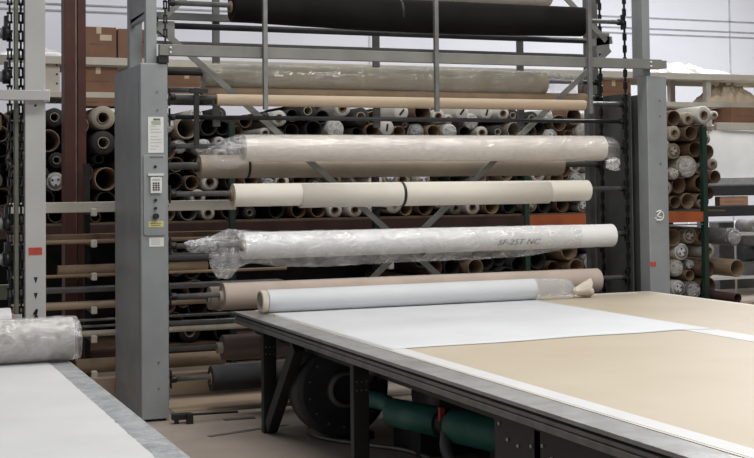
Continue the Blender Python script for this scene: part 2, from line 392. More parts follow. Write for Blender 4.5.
w=MB(); wrap_surface(w,[(2.42,.02,.02,.03,0,.01),(2.48,.04,.04,.05,-.01,.02),(2.60,.05,.05,.06,0,.022),(2.68,.03,.04,.04,0,.012)],YF,1.33,nx=30,n=24,fr=30); w.build('plastic_bunch',M['filmh'],b3)
b4=fabric_roll('mauve beige fabric roll just above the far end of the cutting table','fabric roll',g,2.73,6.20,YF,.907,.108,M['mfab'],r1=.106,core=(.03,.01),coremat='corew')
shaft(YF,.907+DZ,'steel shaft through the mauve beige roll')
fabric_roll('charcoal fabric roll hanging lowest, seen under the table corner','fabric roll',g,2.63,4.2,YF,.26,.102,M['dfab'],core=(.01,.01))
shaft(YF,.26+DZ,'steel shaft through the lowest charcoal roll')
# back run
b5=fabric_roll('see-through khaki gauze roll in clear film on the rear run','fabric roll',g,2.70,5.92,YB,2.715,.10,M['yfab'],r1=.104)
shaft(YB,2.715+DZ,'rust brown shaft through the khaki gauze roll',m='dark')
w=MB(); wrap_surface(w,[(2.66,.09,.09,.09,0,.012),(2.75,.105,.105,.106,0,.003),(4.,.106,.106,.106,0,.003),(5.7,.11,.11,.115,0,.006),(5.95,.105,.105,.13,0,.02),(6.1,.08,.08,.14,-.01,.03),(6.3,.06,.07,.1,-.02,.02)],YB,2.715,nx=170,amp=.003,fr=14); w.build('plastic_wrap',M['filmt'],b5)
fabric_roll('slim brown card tube tucked right under the khaki gauze roll','card tube',g,2.68,6.35,YB,2.575-.0,.0475,M['cardt'],core=(.01,.01),name='card_tube',lump=0)
shaft(YB,2.575+DZ,'steel shaft through the brown card tube on the rear run')
fabric_roll('beige brown fabric roll behind and below the top wrapped roll, with a black strap','fabric roll',g,2.65,6.08,YB,1.952,.098,M['bfab'],straps=(3.05,),coremat='carddk')
shaft(YB,1.952+.007,'thick steel shaft through the beige brown roll behind the wrapped one',r=.028)
fabric_roll('dusty beige fabric roll half hidden behind the mauve one','fabric roll',g,2.73,6.0,YB,.86,.095,M['mfab'],coremat='corew')
shaft(YB,.86+DZ,'steel shaft through the dusty beige rear roll')
fabric_roll('brown fabric roll low on the rear run above the charcoal one','fabric roll',g,2.84,5.9,YB,.445,.105,M['lfab'],coremat='corew',core=(.05,.02))
shaft(YB,.445+DZ,'steel shaft through the low brown rear roll')
for z,l in ((1.20,'bare grey shaft on the rear run behind the baggy wrapped roll'),(.66,'bare grey shaft between the dusty beige and low brown rear rolls')):
    shaft(YB,z,l,r=.024 if z>1 else .018,m='greyd')
# handwriting on the baggy plastic
cu=bpy.data.curves.new('handwriting','FONT'); cu.body='SF-25T NC'; cu.size=.066; cu.extrude=.0006; cu.shear=.3
tmp=bpy.data.objects.new('tmp_text',cu); col.objects.link(tmp); bpy.context.view_layer.update()
me=bpy.data.meshes.new_from_object(tmp.evaluated_get(bpy.context.evaluated_depsgraph_get())); bpy.data.objects.remove(tmp)
for v in me.vertices:
    x,yy,zz=v.co; A=.25-(yy+.04)/.118
    A=-(.42-yy/.118)
    rr=.122+zz
    v.co=(5.14+x*1.35,YF-math.cos(A)*rr,1.305+math.sin(A)*rr)
me.materials.append(M['inkm']); me.update()
tx=bpy.data.objects.new('handwriting',me); col.objects.link(tx); tx.parent=b3; tx.location=-b3.location
# ------------------------------------------------------------------ main cutting table
T=.82
ta=empty('cutting_table',(4.6,5.3,0),'large cutting table with pale board top, white strips and black frame, right of centre','table')
YE=9.69; Y0=1.2
MB().box(2.888,6.45,Y0,YE-.03,T-.03,T).build('board',M['mdf'],ta)
b=MB(); b.box(2.717,2.886,Y0,YE,T-.02,T-.0005); b.build('edge_trim',M['galv'],ta,bevel=.003)
b=MB(); b.box(2.886,6.47,YE-.03,YE,T-.035,T+.001); b.box(6.45,6.51,Y0,YE,T-.035,T); b.build('edge_trim',M['cream'],ta,bevel=.002)
b=MB(); b.box(2.735,6.49,Y0,YE-.02,T-.036,T-.02); b.build('seam',M['black'],ta)
b=MB(); b.box(2.722,2.76,Y0,YE,T-.052,T-.034); b.box(2.716,2.76,Y0,YE,T-.088,T-.058); b.box(2.728,2.75,Y0,YE,T-.058,T-.052)
b.build('side_rail',M['steel'],ta,bevel=.003)
b=MB(); b.box(2.76,6.48,YE-.06,YE-.01,T-.10,T-.03); b.box(2.87,2.91,Y0,YE-.06,T-.17,T-.036); b.box(6.40,6.46,Y0,YE-.06,T-.19,T-.036)
for y in (8.78,7.3,5.0,3.0): b.box(2.83,6.4,y-.03,y+.03,T-.13,T-.036)
b.box(2.83,6.4,Y0,YE-.06,T-.034,T-.03)
b.build('frame',M['black'],ta)
b=MB(); b.box(2.905,3.005,Y0,9.2,T,T+.0025); b.build('white_strip',M['tstrip'],ta)
b=MB(); b.box(2.888,2.903,Y0,9.2,T,T+.0015); b.build('cream_edge_strip',M['cream'],ta)
b=MB(); b.box(5.0,5.205,Y0,8.2,T,T+.0025); b.build('white_strip',M['tstrip'],ta)
b=MB(); b.box(5.55,6.3,9.56,9.64,T,T+.006); b.build('pale_strip',M['tstrip'],ta)
def leg(x,y,br=None):
    b=MB(); b.box(x,x+.10,y-.03,y+.03,.0,T-.1); b.build('leg',M['black'],ta,bevel=.004)
    for k in range(6): MB().cyl((x+.02+.03*(k%3),y-.03,.62-.05*(k//3)),(x+.02+.03*(k%3),y-.037,.62-.05*(k//3)),.006,8).build('bolt',M['greyd'],ta)
    if br: MB().bar((x+.05,y-.05,.05),(x+.05,y-.68,T-.12),.08,.09,up=(0,1,0)).build('leg_brace',M['black'],ta,bevel=.004)
leg(2.74,9.02,True); leg(2.74,7.2); leg(2.74,4.95); leg(2.74,2.6)
for y in (9.0,7.25,4.95): leg(6.36,y)
b=MB(); b.box(2.74,2.752,4.3,5.35,.35,T-.09)
b.build('side_plate',M['black'],ta)
for y,z in ((5.3,.69),(5.22,.63),(5.12,.62),(5.0,.64),(4.9,.66),(4.82,.62)): MB().cyl((2.74,y,z),(2.733,y,z),.008,8).build('bolt',M['galv'],ta)

# cloth and roll on the table
rt=fabric_roll('pale grey fabric roll lying on the far end of the cutting table, partly unrolled','fabric roll',None,2.905,5.20,9.42,T+.0905,.087,M['bluewhite'],core=(.012,.012),coremat='corew')
rt['label']='pale grey fabric roll lying on the far end of the cutting table, partly unrolled'
b=MB(); b.prof([(0,.070),(0,.084),(.012,.086),(.05,.084),(.05,.07)],(2.848,9.42,T+.0905),(2.9,9.42,T+.0905),32,close=False); b.build('card_end_ring',M['corew'],rt)
w=MB(); wrap_surface(w,[(5.19,.088,.088,.088,0,0),(5.48,.083,.080,.088,-.004,.001),(5.54,.075,.07,.08,-.01,.004),(5.59,.03,.03,.03,-.03,.004)],9.42,T+.0905,nx=50,n=32,amp=.0008); w.build('plastic_end',M['films'],rt)
w=MB(); wrap_surface(w,[(5.57,.02,.02,.02,-.035,.002),(5.66,.05,.055,.045,-.028,.02),(5.74,.065,.08,.055,-.02,.03)],9.42,T+.0905,nx=14,n=22,amp=.002); w.build('paper_knot',M['corew'],rt)
b=MB(); nx=40; v=[];f=[]
for i in range(nx+1):
    x=2.906+(5.20-2.906)*i/nx
    ye=6.99+.03*math.sin(i*.35)*.5+(x-2.9)*.035
    if x>5.0: ye=7.03-(x-5.0)*.2
    for j in range(21):
        y=9.40+(ye-9.40)*j/20
        zz=T+.0035+.0012*(noise.noise(Vector((x*2,y*2,0)))+.6)
        v.append((x,y,zz))
n1=len(v); v+= [(a,c,T+.0027) for a,c,d in v]
for i in range(nx):
    for j in range(20):
        a=i*21+j; f.append((a,a+1,a+22,a+21)); f.append((n1+a,n1+a+21,n1+a+22,n1+a+1))
for i in range(nx):
    a=i*21+20; f.append((a,a+n1,a+21+n1,a+21))
for j in range(20):
    a=nx*21+j; f.append((a,a+1,a+1+n1,a+n1)); a=j; f.append((a,a+n1,a+1+n1,a+1))
b.add(v,f,0,True); tag(b.build('fabric_sheet',M['bluewhite']),'pale grey fabric spread flat over the cutting table from the roll','fabric')

# ------------------------------------------------------------------ blower, ducts and cable under the table
bl=empty('vacuum_blower',(3.1,8.5,0),'black round fan housing standing on the floor under the cutting table','blower')
c=Vector((3.15,8.42,.375))
b=MB(); b.prof([(0,.30),(.015,.33),(.03,.34),(.2,.34),(.22,.34),(.23,.3)],c,c+Vector((0,.23,0)),56)
b.build('housing',M['dark'],bl)
b=MB(); b.prof([(0,.10),(0,.125),(.05,.13),(.05,.11)],c+Vector((.0,-.05,0)),c+Vector((0,.0,0)),30,close=False); b.build('inlet_ring',M['greyd'],bl)
b=MB(); b.cyl(c+Vector((.16,-.03,.08)),c+Vector((.16,.0,.08)),.05,20); b.build('bearing_cap',M['greyd'],bl)
b=MB()
for k in range(14):
    A=k*2*PI/14+.2; b.cyl(c+Vector((math.cos(A)*.26,-.008,math.sin(A)*.26)),c+Vector((math.cos(A)*.26,.0,math.sin(A)*.26)),.008,8)
b.build('rivet',M['steel'],bl)
b=MB(); b.box(3.12,3.4,8.5,8.68,0,.05); b.box(3.15,3.35,8.52,8.66,.05,.1); b.build('foot',M['black'],bl)
du=empty('air_duct',(3.3,7.3,0),'dark green round metal duct running under the cutting table from the blower','duct')
b=MB(); b.pipe([(3.07,7.95,.385),(3.13,7.9,.385),(3.2,7.8,.37),(3.21,7.64,.335),(3.22,7.55,.33)],.055,20); b.build('elbow',M['ductg'],du)
MB().cyl((3.20,7.66,.33),(3.33,7.2,.33),.09,32).build('pipe',M['ductg'],du)
MB().cyl((3.32,7.24,.33),(3.37,7.06,.33),.082,30).build('flexible_collar',M['black'],du)
b=MB(); b.prof([(0,.08),(0,.10),(.03,.105),(.52,.105),(.54,.09)],(3.36,7.1,.33),(3.5,6.6,.33),36); b.build('silencer',M['ductg'],du)
b=MB(); b.box(3.27,3.30,7.10,7.13,.36,.44); b.build('red_clip',M['red'],du)
b=MB(); b.pipe([(3.30,7.08,.30),(3.27,7.02,.2),(3.32,6.95,.09),(3.42,6.85,.03)],.035,14); b.build('grey_hose',M['greyd'],du)
b=MB(); b.box(3.42,3.52,6.64,6.74,0,.3); b.build('support',M['dark'],du)
tag(MB().pipe([(3.33,9.9,.018),(3.22,9.5,.018),(3.10,9.06,.018),(3.02,8.75,.018),(3.08,8.5,.018),(3.25,8.2,.018),(3.42,7.9,.018),(3.5,7.25,.018),(3.9,6.6,.018)],.016,8).build('cable',M['steel']),'grey cable curving over the floor round the blower','cable')
mo=empty('motor_base',(3.5,8.0,0),'dark grey motor stand with a flat top behind the green duct','motor')
b=MB(); b.box(3.42,3.95,7.75,8.2,.0,.20); b.build('plinth',M['dark'],mo,bevel=.01)
b=MB(); b.cyl((3.7,7.72,.35),(3.7,8.18,.35),.15,28); b.build('motor_body',M['greyd'],mo)
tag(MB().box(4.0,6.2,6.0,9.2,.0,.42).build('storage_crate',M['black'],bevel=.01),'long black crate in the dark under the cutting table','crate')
fc=MB(); fc.box(1.5,4.6,10.94,11.04,0,.19); tag(fc.build('carton',M['sfab'],bevel=.006),'long flat tan carton lying on the floor behind the carousel','box')

# ------------------------------------------------------------------ left table with wrapped roll
tb=empty('cutting_table',(-.2,4.3,0),'second cutting table in the lower left corner with a white top and taped metal edge','table')
MB().box(-1.6,.995,1.2,7.5,T-.03,T-.004).build('board',M['tstrip'],tb)
b=MB(); b.box(.995,1.12,1.2,7.52,T-.035,T-.002); b.build('edge_trim',M['galv2'],tb,bevel=.004)
b=MB(); b.box(1.07,1.11,1.2,7.51,T-.10,T-.035); b.box(-1.6,1.06,7.47,7.51,T-.12,T-.035); b.build('side_rail',M['steel'],tb)
b=MB(); b.box(-1.6,1.05,1.2,7.50,T-.036,T-.031); b.box(.98,1.05,1.2,7.5,T-.2,T-.036); b.build('frame',M['black'],tb)
for y in (7.3,5.0,2.4):
    for x in (.97,-1.55): MB().box(x,x+.08,y-.05,y+.05,0,T-.1).build('leg',M['black'],tb)
v=[];f=[];ny=160
for i in range(ny+1):
    y=1.2+(7.50-1.2)*i/ny
    e=1.002+ (noise.noise(Vector((y*5,3,0)))*.006+noise.noise(Vector((y*23,7,0)))*.009)*(1 if y<6.6 else .3)
    for x in (-1.6,e-.004,e): v.append((x,y,T if x<e else T-.001))
for i in range(ny):
    a=i*3; f+=[(a,a+1,a+4,a+3),(a+1,a+2,a+5,a+4)]
b=MB(); b.add(v,f); o=b.build('white_sheet',M['wsheet']); tag(o,'white sheet covering the lower left table, its edge torn ragged','sheet')
md=o.modifiers.new('s','SOLIDIFY'); md.thickness=.003; md.offset=-1
rl=fabric_roll('grey linen roll in clear plastic lying on the lower left table','fabric roll',None,-1.2,1.13,7.40,T+.124,.118,M['gfab'],core=(.0,.0),lump=.004)
w=MB(); wrap_surface(w,[(-1.2,.122,.124,.121,0,.002),(1.13,.122,.124,.121,0,.004),(1.165,.118,.118,.12,0,.006),(1.18,.08,.07,.1,-.01,.008)],7.40,T+.124,nx=170,n=44,amp=.003,fr=12); w.build('plastic_wrap',M['film'],rl)

# ------------------------------------------------------------------ second carousel at the left
c2=empty('fabric_roll_carousel',(0,8.2,0),'second carousel at the left edge with a white painted upright and white cross beam','storage carousel')
b=MB(); b.box(.952,1.072,8.0,8.012,.0,4.0); b.box(.952,.964,8.012,8.09,.0,4.0); b.box(1.06,1.072,8.012,8.09,.0,4.0)
u=b.build('upright',M['white'],c2,bevel=.002)
b=MB()
for z in (1.235,1.14,2.34+.02):
    b.add([(1.0,7.999,z+.018),(1.024,7.999,z+.018),(1.018,7.999,z-.004),(1.012,7.999,z-.022),(1.006,7.999,z-.004)],[(0,4,3,2,1)])
b.cyl((1.012,7.9995,2.29),(1.012,7.995,2.29),.008,8)
b.pipe([(1.0,7.998,1.03),(1.02,7.996,1.06),(1.008,7.997,1.0),(1.022,7.997,1.02),(1.01,7.997,.96)],.006,6)
b.build('keyhole_slot',M['black'],u)
MB().box(.972,1.05,7.996,8.0,1.388,1.431).build('red_sticker',M['red'],u)
b=MB(); b.box(-2,1.088,7.93,7.998,2.318,2.378); b.box(1.05,1.09,7.94,8.02,2.31,2.385); b.build('cross_beam',M['white'],c2,bevel=.003)
MB().box(.898,.918,8.05,8.13,.05,4.0).build('chain_channel',M['olive'],c2)
for x in (.872,.938): chain(x,8.1,z0=.2,z1=4.0,parent=c2)
b=MB(); b.box(-2,.9,8.3,8.36,1.10,1.19); b.build('lower_beam',M['olive'],c2)
b=MB(); b.box(-2,.9,8.35,8.40,2.57,2.62); b.build('rear_beam',M['cream'],c2)
for z in (2.78,2.5,1.62,1.40): MB().box(.84,.86,8.07,8.13,z-.06,z+.06).build('carrier',M['chain'],c2)
for z,l in ((2.735,'grey shaft high on the left carousel, above its white cross beam'),(2.47,'grey shaft just over the white cross beam at the left edge'),(1.575,'grey shaft at the left edge level with the cream beam'),(1.36,'grey shaft at the left edge level with the red sticker')):
    s=empty('roller_shaft',(-.5,8.1,z),l,'shaft'); MB().cyl((-1.8,8.1,z),(.86,8.1,z),.033,16).build('rod',M['galv2'],s); MB().cyl((.83,8.1,z),(.875,8.1,z),.045,12).build('end_carrier',M['chain'],s)
fabric_roll('small white roll on the left carousel just behind the grey linen roll','fabric roll',None,-1.6,.86,8.0,1.0,.075,M['wrapw'])
s=empty('roller_shaft',(-.5,8.0,1.0),'grey shaft through the small white roll at the left edge','shaft'); MB().cyl((-1.8,8.0,1.0+.015),(.93,8.0,1.0+.015),.021,14).build('rod',M['galv2'],s)
fr=fabric_roll('grey film wrapped roll under the white cross beam at the left edge','fabric roll',None,-1.7,.80,8.1,2.19,.085,M['endg'],lump=.004)

# ------------------------------------------------------------------ tube rack behind the carousel (seen either side of the control cabinet)
tr=empty('cantilever_rack',(1.87,11.4,0),'dark post rack with pale arm tips between the white upright and the grey cabinet','rack')
for x in (1.86,4.6):
    MB().box(x,x+.05,11.42,11.5,0,2.0).build('post',M['black'],tr)
for z in (1.575,1.31,1.03,.745,.20,.50):
    for x in (1.865,4.6):
        b=MB(); b.box(x,x+.04,11.12,11.42,z-.02,z); b.build('arm',M['black'],tr)
        b=MB(); b.box(x-.003,x+.045,11.06,11.12,z-.03,z+.035); t_=b.build('arm_tip',M['cfab'],tr,bevel=.01)
def plank(x0,x1,z0,z1,m,label,name='plank',y0=11.16,y1=11.34,cat='plank'): return tag(MB().box(x0,x1,y0,y1,z0,z1).build(name,m,bevel=.004),label,cat)
def tube(x0,x1,z,r,m,label,y=11.2,name='card_tube',cat='tube'):
    b=MB(); b.prof([(0,r*.8),(0,r),(x1-x0,r),(x1-x0,r*.8),(0,r*.8)],(x0,y,z),(x1,y,z),20,close=False); return tag(b.build(name,m),label,cat)
plank(1.2,3.16,1.577,1.665,M['cream'],'cream plank on the top arms of the dark post rack')
plank(1.2,3.3,1.312,1.39,M['carddk'],'dark brown plank on the second arms of the dark post rack')
tube(1.2,3.2,1.33,.018,M['cardt'],'thin tan rod along the front of the dark brown plank',y=11.11,name='rod',cat='rod')
tube(1.60,2.9,1.085,.045,M['cardt'],'tan card tube, third level of the dark post rack left of the cabinet')
plank(2.45,3.0,1.14,1.2,M['greyd'],'short dark grey bar behind the plastic bunch of the baggy roll',name='bar',cat='bar')
tube(1.2,3.6,1.045,.014,M['cardt'],'thin tan rod right under the third level tube',y=11.08,name='rod',cat='rod')
plank(1.2,3.6,.895,.935,M['greyd'],'grey metal bar between the third and fourth levels of the dark post rack',name='bar',cat='bar')
tube(1.2,2.95,.785,.034,M['sfab'],'light tan tube on the fourth level of the dark post rack')
tube(1.3,3.4,.655,.012,M['steel'],'thin grey rod below the light tan tube, upper of two',y=11.2,name='rod',cat='rod')
tube(1.3,3.4,.60,.012,M['steel'],'thin grey rod below the light tan tube, lower of two',y=11.2,name='rod',cat='rod')
tube(1.3,3.45,.545,.026,M['corew'],'bright cream tube passing behind the table corner',y=11.15)
tube(1.75,3.05,.265,.062,M['cardt'],'thick tan card tube on the lowest arms of the dark post rack')

# ------------------------------------------------------------------ red column
cm=empty('steel_column',(1.82,11.75,0),'dark red painted steel column left of the grey control cabinet','column')
b=MB(); b.box(1.735,1.832,11.7,11.9,0,5.2); b.box(1.852,1.925,11.7,11.9,0,5.2); b.box(1.832,1.852,11.78,11.86,0,5.2); b.build('shaft',M['rust'],cm,bevel=.004)
MB().cyl((1.842,11.755,.0),(1.842,11.755,5.2),.011,12).build('conduit',M['corew'],cm)

# thin sheets lying on the floor behind the cutting table corner
tag(MB().box(2.35,3.6,10.1,10.75,0,.004).build('cardboard_sheet',M['sfab']),'tan cardboard sheet lying flat on the floor under the carousel','cardboard')
tag(MB().box(2.62,2.86,9.60,9.66,0,.008).build('metal_strip',M['greyd']),'short dark metal strip on the floor right of the foot stop','metal strip')
o=MB().bar((2.35,9.05,.002),(3.0,9.25,.002),.05,.004).build('floor_plate',M['steel']); tag(o,'flat grey plate on the floor in front of the table leg','plate')
# ------------------------------------------------------------------ pallet rack full of rolls stored end-on
RY=12.85
pr=empty('pallet_rack',(5.6,13.6,0),'long pallet rack behind the carousel with orange beams and dark green uprights','rack')
for x in (1.55,3.53,6.92,9.32):
    for y in (12.70,14.45):
        b=MB(); b.box(x,x+.06,y,y+.07,0,2.44)
        b.build('upright',M['green'],pr,bevel=.003)
for x0,x1 in ((.6,1.55),(1.61,3.53),(3.59,6.92),(6.98,9.32)):
    for y in (12.71,14.45):
        MB().box(x0,x1,y,y+.05,1.305,1.425).build('beam',M['orange' if x0>6 else 'shadeb'],pr,bevel=.004)
        MB().box(x0,x1,y,y+.05,.10,.19).build('beam',M['shadeb'],pr,bevel=.004)
b=MB(); b.box(.6,9.68,12.775,14.44,1.425,1.44); b.box(.6,9.68,12.77,14.44,.19,.205); b.build('deck',M['carddk'],pr)
b=MB(); b.box(1.61,9.37,12.72,12.75,1.268,1.283); b.build('cable_tray',M['steel'],pr)
up=empty('shelving',(5.6,13.3,2.6),'cream painted shelving with cartons above the stored rolls','shelving')
for z0,z1 in ((2.705,2.765),(3.045,3.125)):
    MB().box(1.75,11.4,13.28,13.34,z0,z1).build('beam',M['cream'],up,bevel=.004)
    MB().box(1.75,11.4,14.2,14.26,z0,z1).build('beam',M['cream'],up)
    MB().box(1.75,11.4,13.34,14.2,z1-.02,z1-.005).build('deck',M['cream'],up)
MB().box(9.75,11.4,13.0,13.06,2.41,2.50).build('beam',M['cream'],up,bevel=.004)
MB().box(9.75,11.4,13.06,13.6,2.44,2.46).build('deck',M['cream'],up)
for x,w in ((1.78,.15),(3.62,.1),(6.5,.1),(9.18,.07),(9.86,.07),(11.3,.1)):
    for y in (13.34,14.1):
        b=MB(); b.box(x,x+w,y,y+.08,2.705 if x<9.6 else 2.41,3.12)
        u=b.build('upright',M['cream'],up)
        if y<14 and x<2:
            h=MB()
            for k in range(5): h.cyl((x+w*.8,y-.002,2.66+.095*k),(x+w*.8,y,2.66+.095*k),.011,8)
            h.build('bolt_hole',M['black'],u)
def carton(x0,x1,y0,y1,z0,z1,label,tape=True,m='carton',labelbox=None,group=None):
    r=empty('carton',((x0+x1)/2,(y0+y1)/2,z0),label,'box',group)
    MB().box(x0,x1,y0,y1,z0,z1).build('body',M[m],r,bevel=.006)
    if tape:
        b=MB(); xm=(x0+x1)/2; b.box(xm-.025,xm+.025,y0-.001,y0,z1-.07,z1); b.box(xm-.025,xm+.025,y0,y1,z1,z1+.001); b.build('tape',M['tape'],r)
    if labelbox:
        a=labelbox; MB().box(a[0],a[1],y0-.002,y0,a[2],a[3]).build('label',M['tape'],r)
    b=MB(); b.box(x0+.08,x1-.08,y0-.0015,y0,z0+(z1-z0)*.42,z0+(z1-z0)*.42+.008); b.build('seam',M['carddk'],r)
    return r
carton(2.14,2.50,13.3,13.8,3.126,3.44,'carton on the top shelf nearest the red column, with a pale label',labelbox=(2.33,2.45,3.30,3.36))
carton(2.515,2.9,13.3,13.8,3.126,3.43,'carton on the top shelf just left of the grey upright')
carton(2.12,2.52,13.35,13.8,2.768,3.03,'carton on the second shelf between red column and grey cabinet')
carton(2.0,2.7,12.98,13.3,2.600,2.69,'flat carton lying on the stored rolls left of the grey cabinet',tape=False)
for k,(x0,x1,z1,l) in enumerate(((3.0,3.5,3.0,'brown carton on the second shelf right of the control cabinet, left of the rear upright'),(3.75,4.6,2.96,'long carton on the second shelf behind the khaki roll'),(8.28,8.75,3.02,'reddish carton on the second shelf seen beside the right chain'))):
    carton(x0,x1,13.35,13.8,2.768,z1,l)
carton(10.05,10.7,13.1,13.5,2.50,2.70,'brown carton on the lowest cream shelf at the right edge',tape=False)
b=MB(); v=[];f=[]
def heap(x0,x1,y0,y1,z,h,m,name,label,cat,seed,nx=40,ny=16,fr=9):
    v=[];f=[]
    for i in range(nx+1):
        for j in range(ny+1):
            u=i/nx; w=j/ny; e=(math.sin(PI*u)**.6)*(math.sin(PI*w)**.5)
            q=noise.fractal(Vector((u*fr*(x1-x0),w*fr*(y1-y0),seed)),.9,2.,4)
            v.append((x0+(x1-x0)*u,y0+(y1-y0)*w,z+max(0,h*e*(.8+.55*q))))
    for i in range(nx):
        for j in range(ny): a=i*(ny+1)+j; f.append((a,a+ny+1,a+ny+2,a+1))
    n0=len(v); v+=[(a,b_,z) for a,b_,c in v]; f+=[tuple(reversed([q+n0 for q in t])) for t in f]
    b=MB(); b.add(v,f,0,True); return tag(b.build(name,m),label,cat)
heap(9.85,10.75,13.3,13.7,2.768,.26,M['tape'],'paper_heap','crumpled tan packing paper on the cream shelf at the right edge','packing paper',3.,fr=14)
heap(8.85,10.25,13.3,14.1,3.126,.17,M['wrapw'],'film_bundle','white bundle of plastic film on the top cream shelf, right side','plastic film',5.,fr=3.5)
heap(1.3,2.0,13.3,14.1,3.126,.17,M['wrapw'],'film_bundle','white bundle of plastic film on the top shelf left of the red column','plastic film',8.,fr=3.5)

# prototypes (unit radius, unit length) of stored rolls
COL={'W':'endw','C':'endc','K':'carddk','T':'cardt','D':'endd','G':'endg','R':'endm'}
cache={}
def end_mesh(kind,c):
    key=(kind,c)
    if key in cache: return cache[key]
    A=(0,0,0);B=(0,1,0); parts=[]
    n=28
    b=MB()
    if kind in('tube','tube2'):
        b.prof([(.5,.84),(0,.86),(0,1),(1,1),(1,.0)],A,B,n,close=False); parts.append(('cardboard_tube',b,[M[COL[c]]]))
        if kind=='tube2':
            b=MB(); b.prof([(.3,.26),(.02,.28),(.02,.50),(.9,.50)],(.1,0,-.30),(.1,1,-.30),n,close=False); parts.append(('inner_roll',b,[M['endw']]))
    elif kind=='fabric':
        b.prof([(.01,.50),(0,.97),(.006,1),(1,1),(1,0)],A,B,n,close=False); parts.append(('stored_roll',b,[M[COL[c]]]))
        b=MB(); b.prof([(.4,.0),(.4,.40),(-.004,.41),(-.004,.51),(.02,.51)],A,B,n,close=False); parts.append(('core',b,[M['endc' if c in 'DR' else 'cardt']]))
    else:
        b.prof([(.0,0),(.0,.9),(.008,1),(1,1),(1,0)],A,B,n,close=False); parts.append(('stored_roll',b,[M[COL[c]]]))
        if kind=='cap':
            b=MB(); b.prof([(-.002,0),(-.006,.45),(-.001,.8),(.004,.8)],A,B,n,close=False)
            parts.append(('end_cap',b,[M['wrapw' if c=='W' else 'endc']]))
            for a in (0,2.1,4.2): parts.append(('vent_hole',MB().cyl((.35*math.cos(a),-.009,.35*math.sin(a)),(.35*math.cos(a),0,.35*math.sin(a)),.12,8),[M['black']]))
        if kind=='slot':
            b=MB(); b.bar((-.15,-.004,-.42),(.22,-.004,.42),.24,.006,up=(0,1,0)); parts.append(('slot',b,[M['black']]))
        if kind=='bag':
            b=MB(); v=[];f=[]; nr=12;ns=36
            for i in range(nr+1):
                t=i/nr; 
                for k in range(ns):
                    A_=2*PI*k/ns
                    q=noise.fractal(Vector((math.cos(A_)*2.,math.sin(A_)*2.,t*3)),.8,2.,4)
                    r=max(.03,1.03*math.cos(t*1.45)**.8+q*.18); v.append((math.cos(A_)*r,.03-.07*t+q*.03,math.sin(A_)*r-.12*t))
            for i in range(nr):
                for k in range(ns): f.append((i*ns+k,i*ns+(k+1)%ns,(i+1)*ns+(k+1)%ns,(i+1)*ns+k))
            f.append(tuple(nr*ns+k for k in range(ns)))
            b.add(v,f,0,True); parts.append(('plastic_bag',b,[M['filmh']]))
    root=parts[0][1].build(parts[0][0],parts[0][2]); 
    for nm,mb,mm in parts[1:]: mb.build(nm,mm,root)
    cache[key]=root; return root
used=set(); n_end=[0]
def stored(x,z,r,kind,c,label,group=None,y=RY,L=1.4,rot=None):
    p=end_mesh(kind,c)
    o=p if (kind,c) not in used else copy_tree(p)
    used.add((kind,c))
    o.location=(x,y,z); o.scale=(r,L,r)
    o.rotation_euler=(0,rot if rot is not None else (random.uniform(0,6.28) if kind not in('tube2','slot') else random.uniform(-.3,.3)),0)
    for k in ('group',):
        if k in o: del o[k]
    tag(o,label,'tube' if kind.startswith('tube') else 'fabric roll',group); n_end[0]+=1
    return o
random.seed(3)
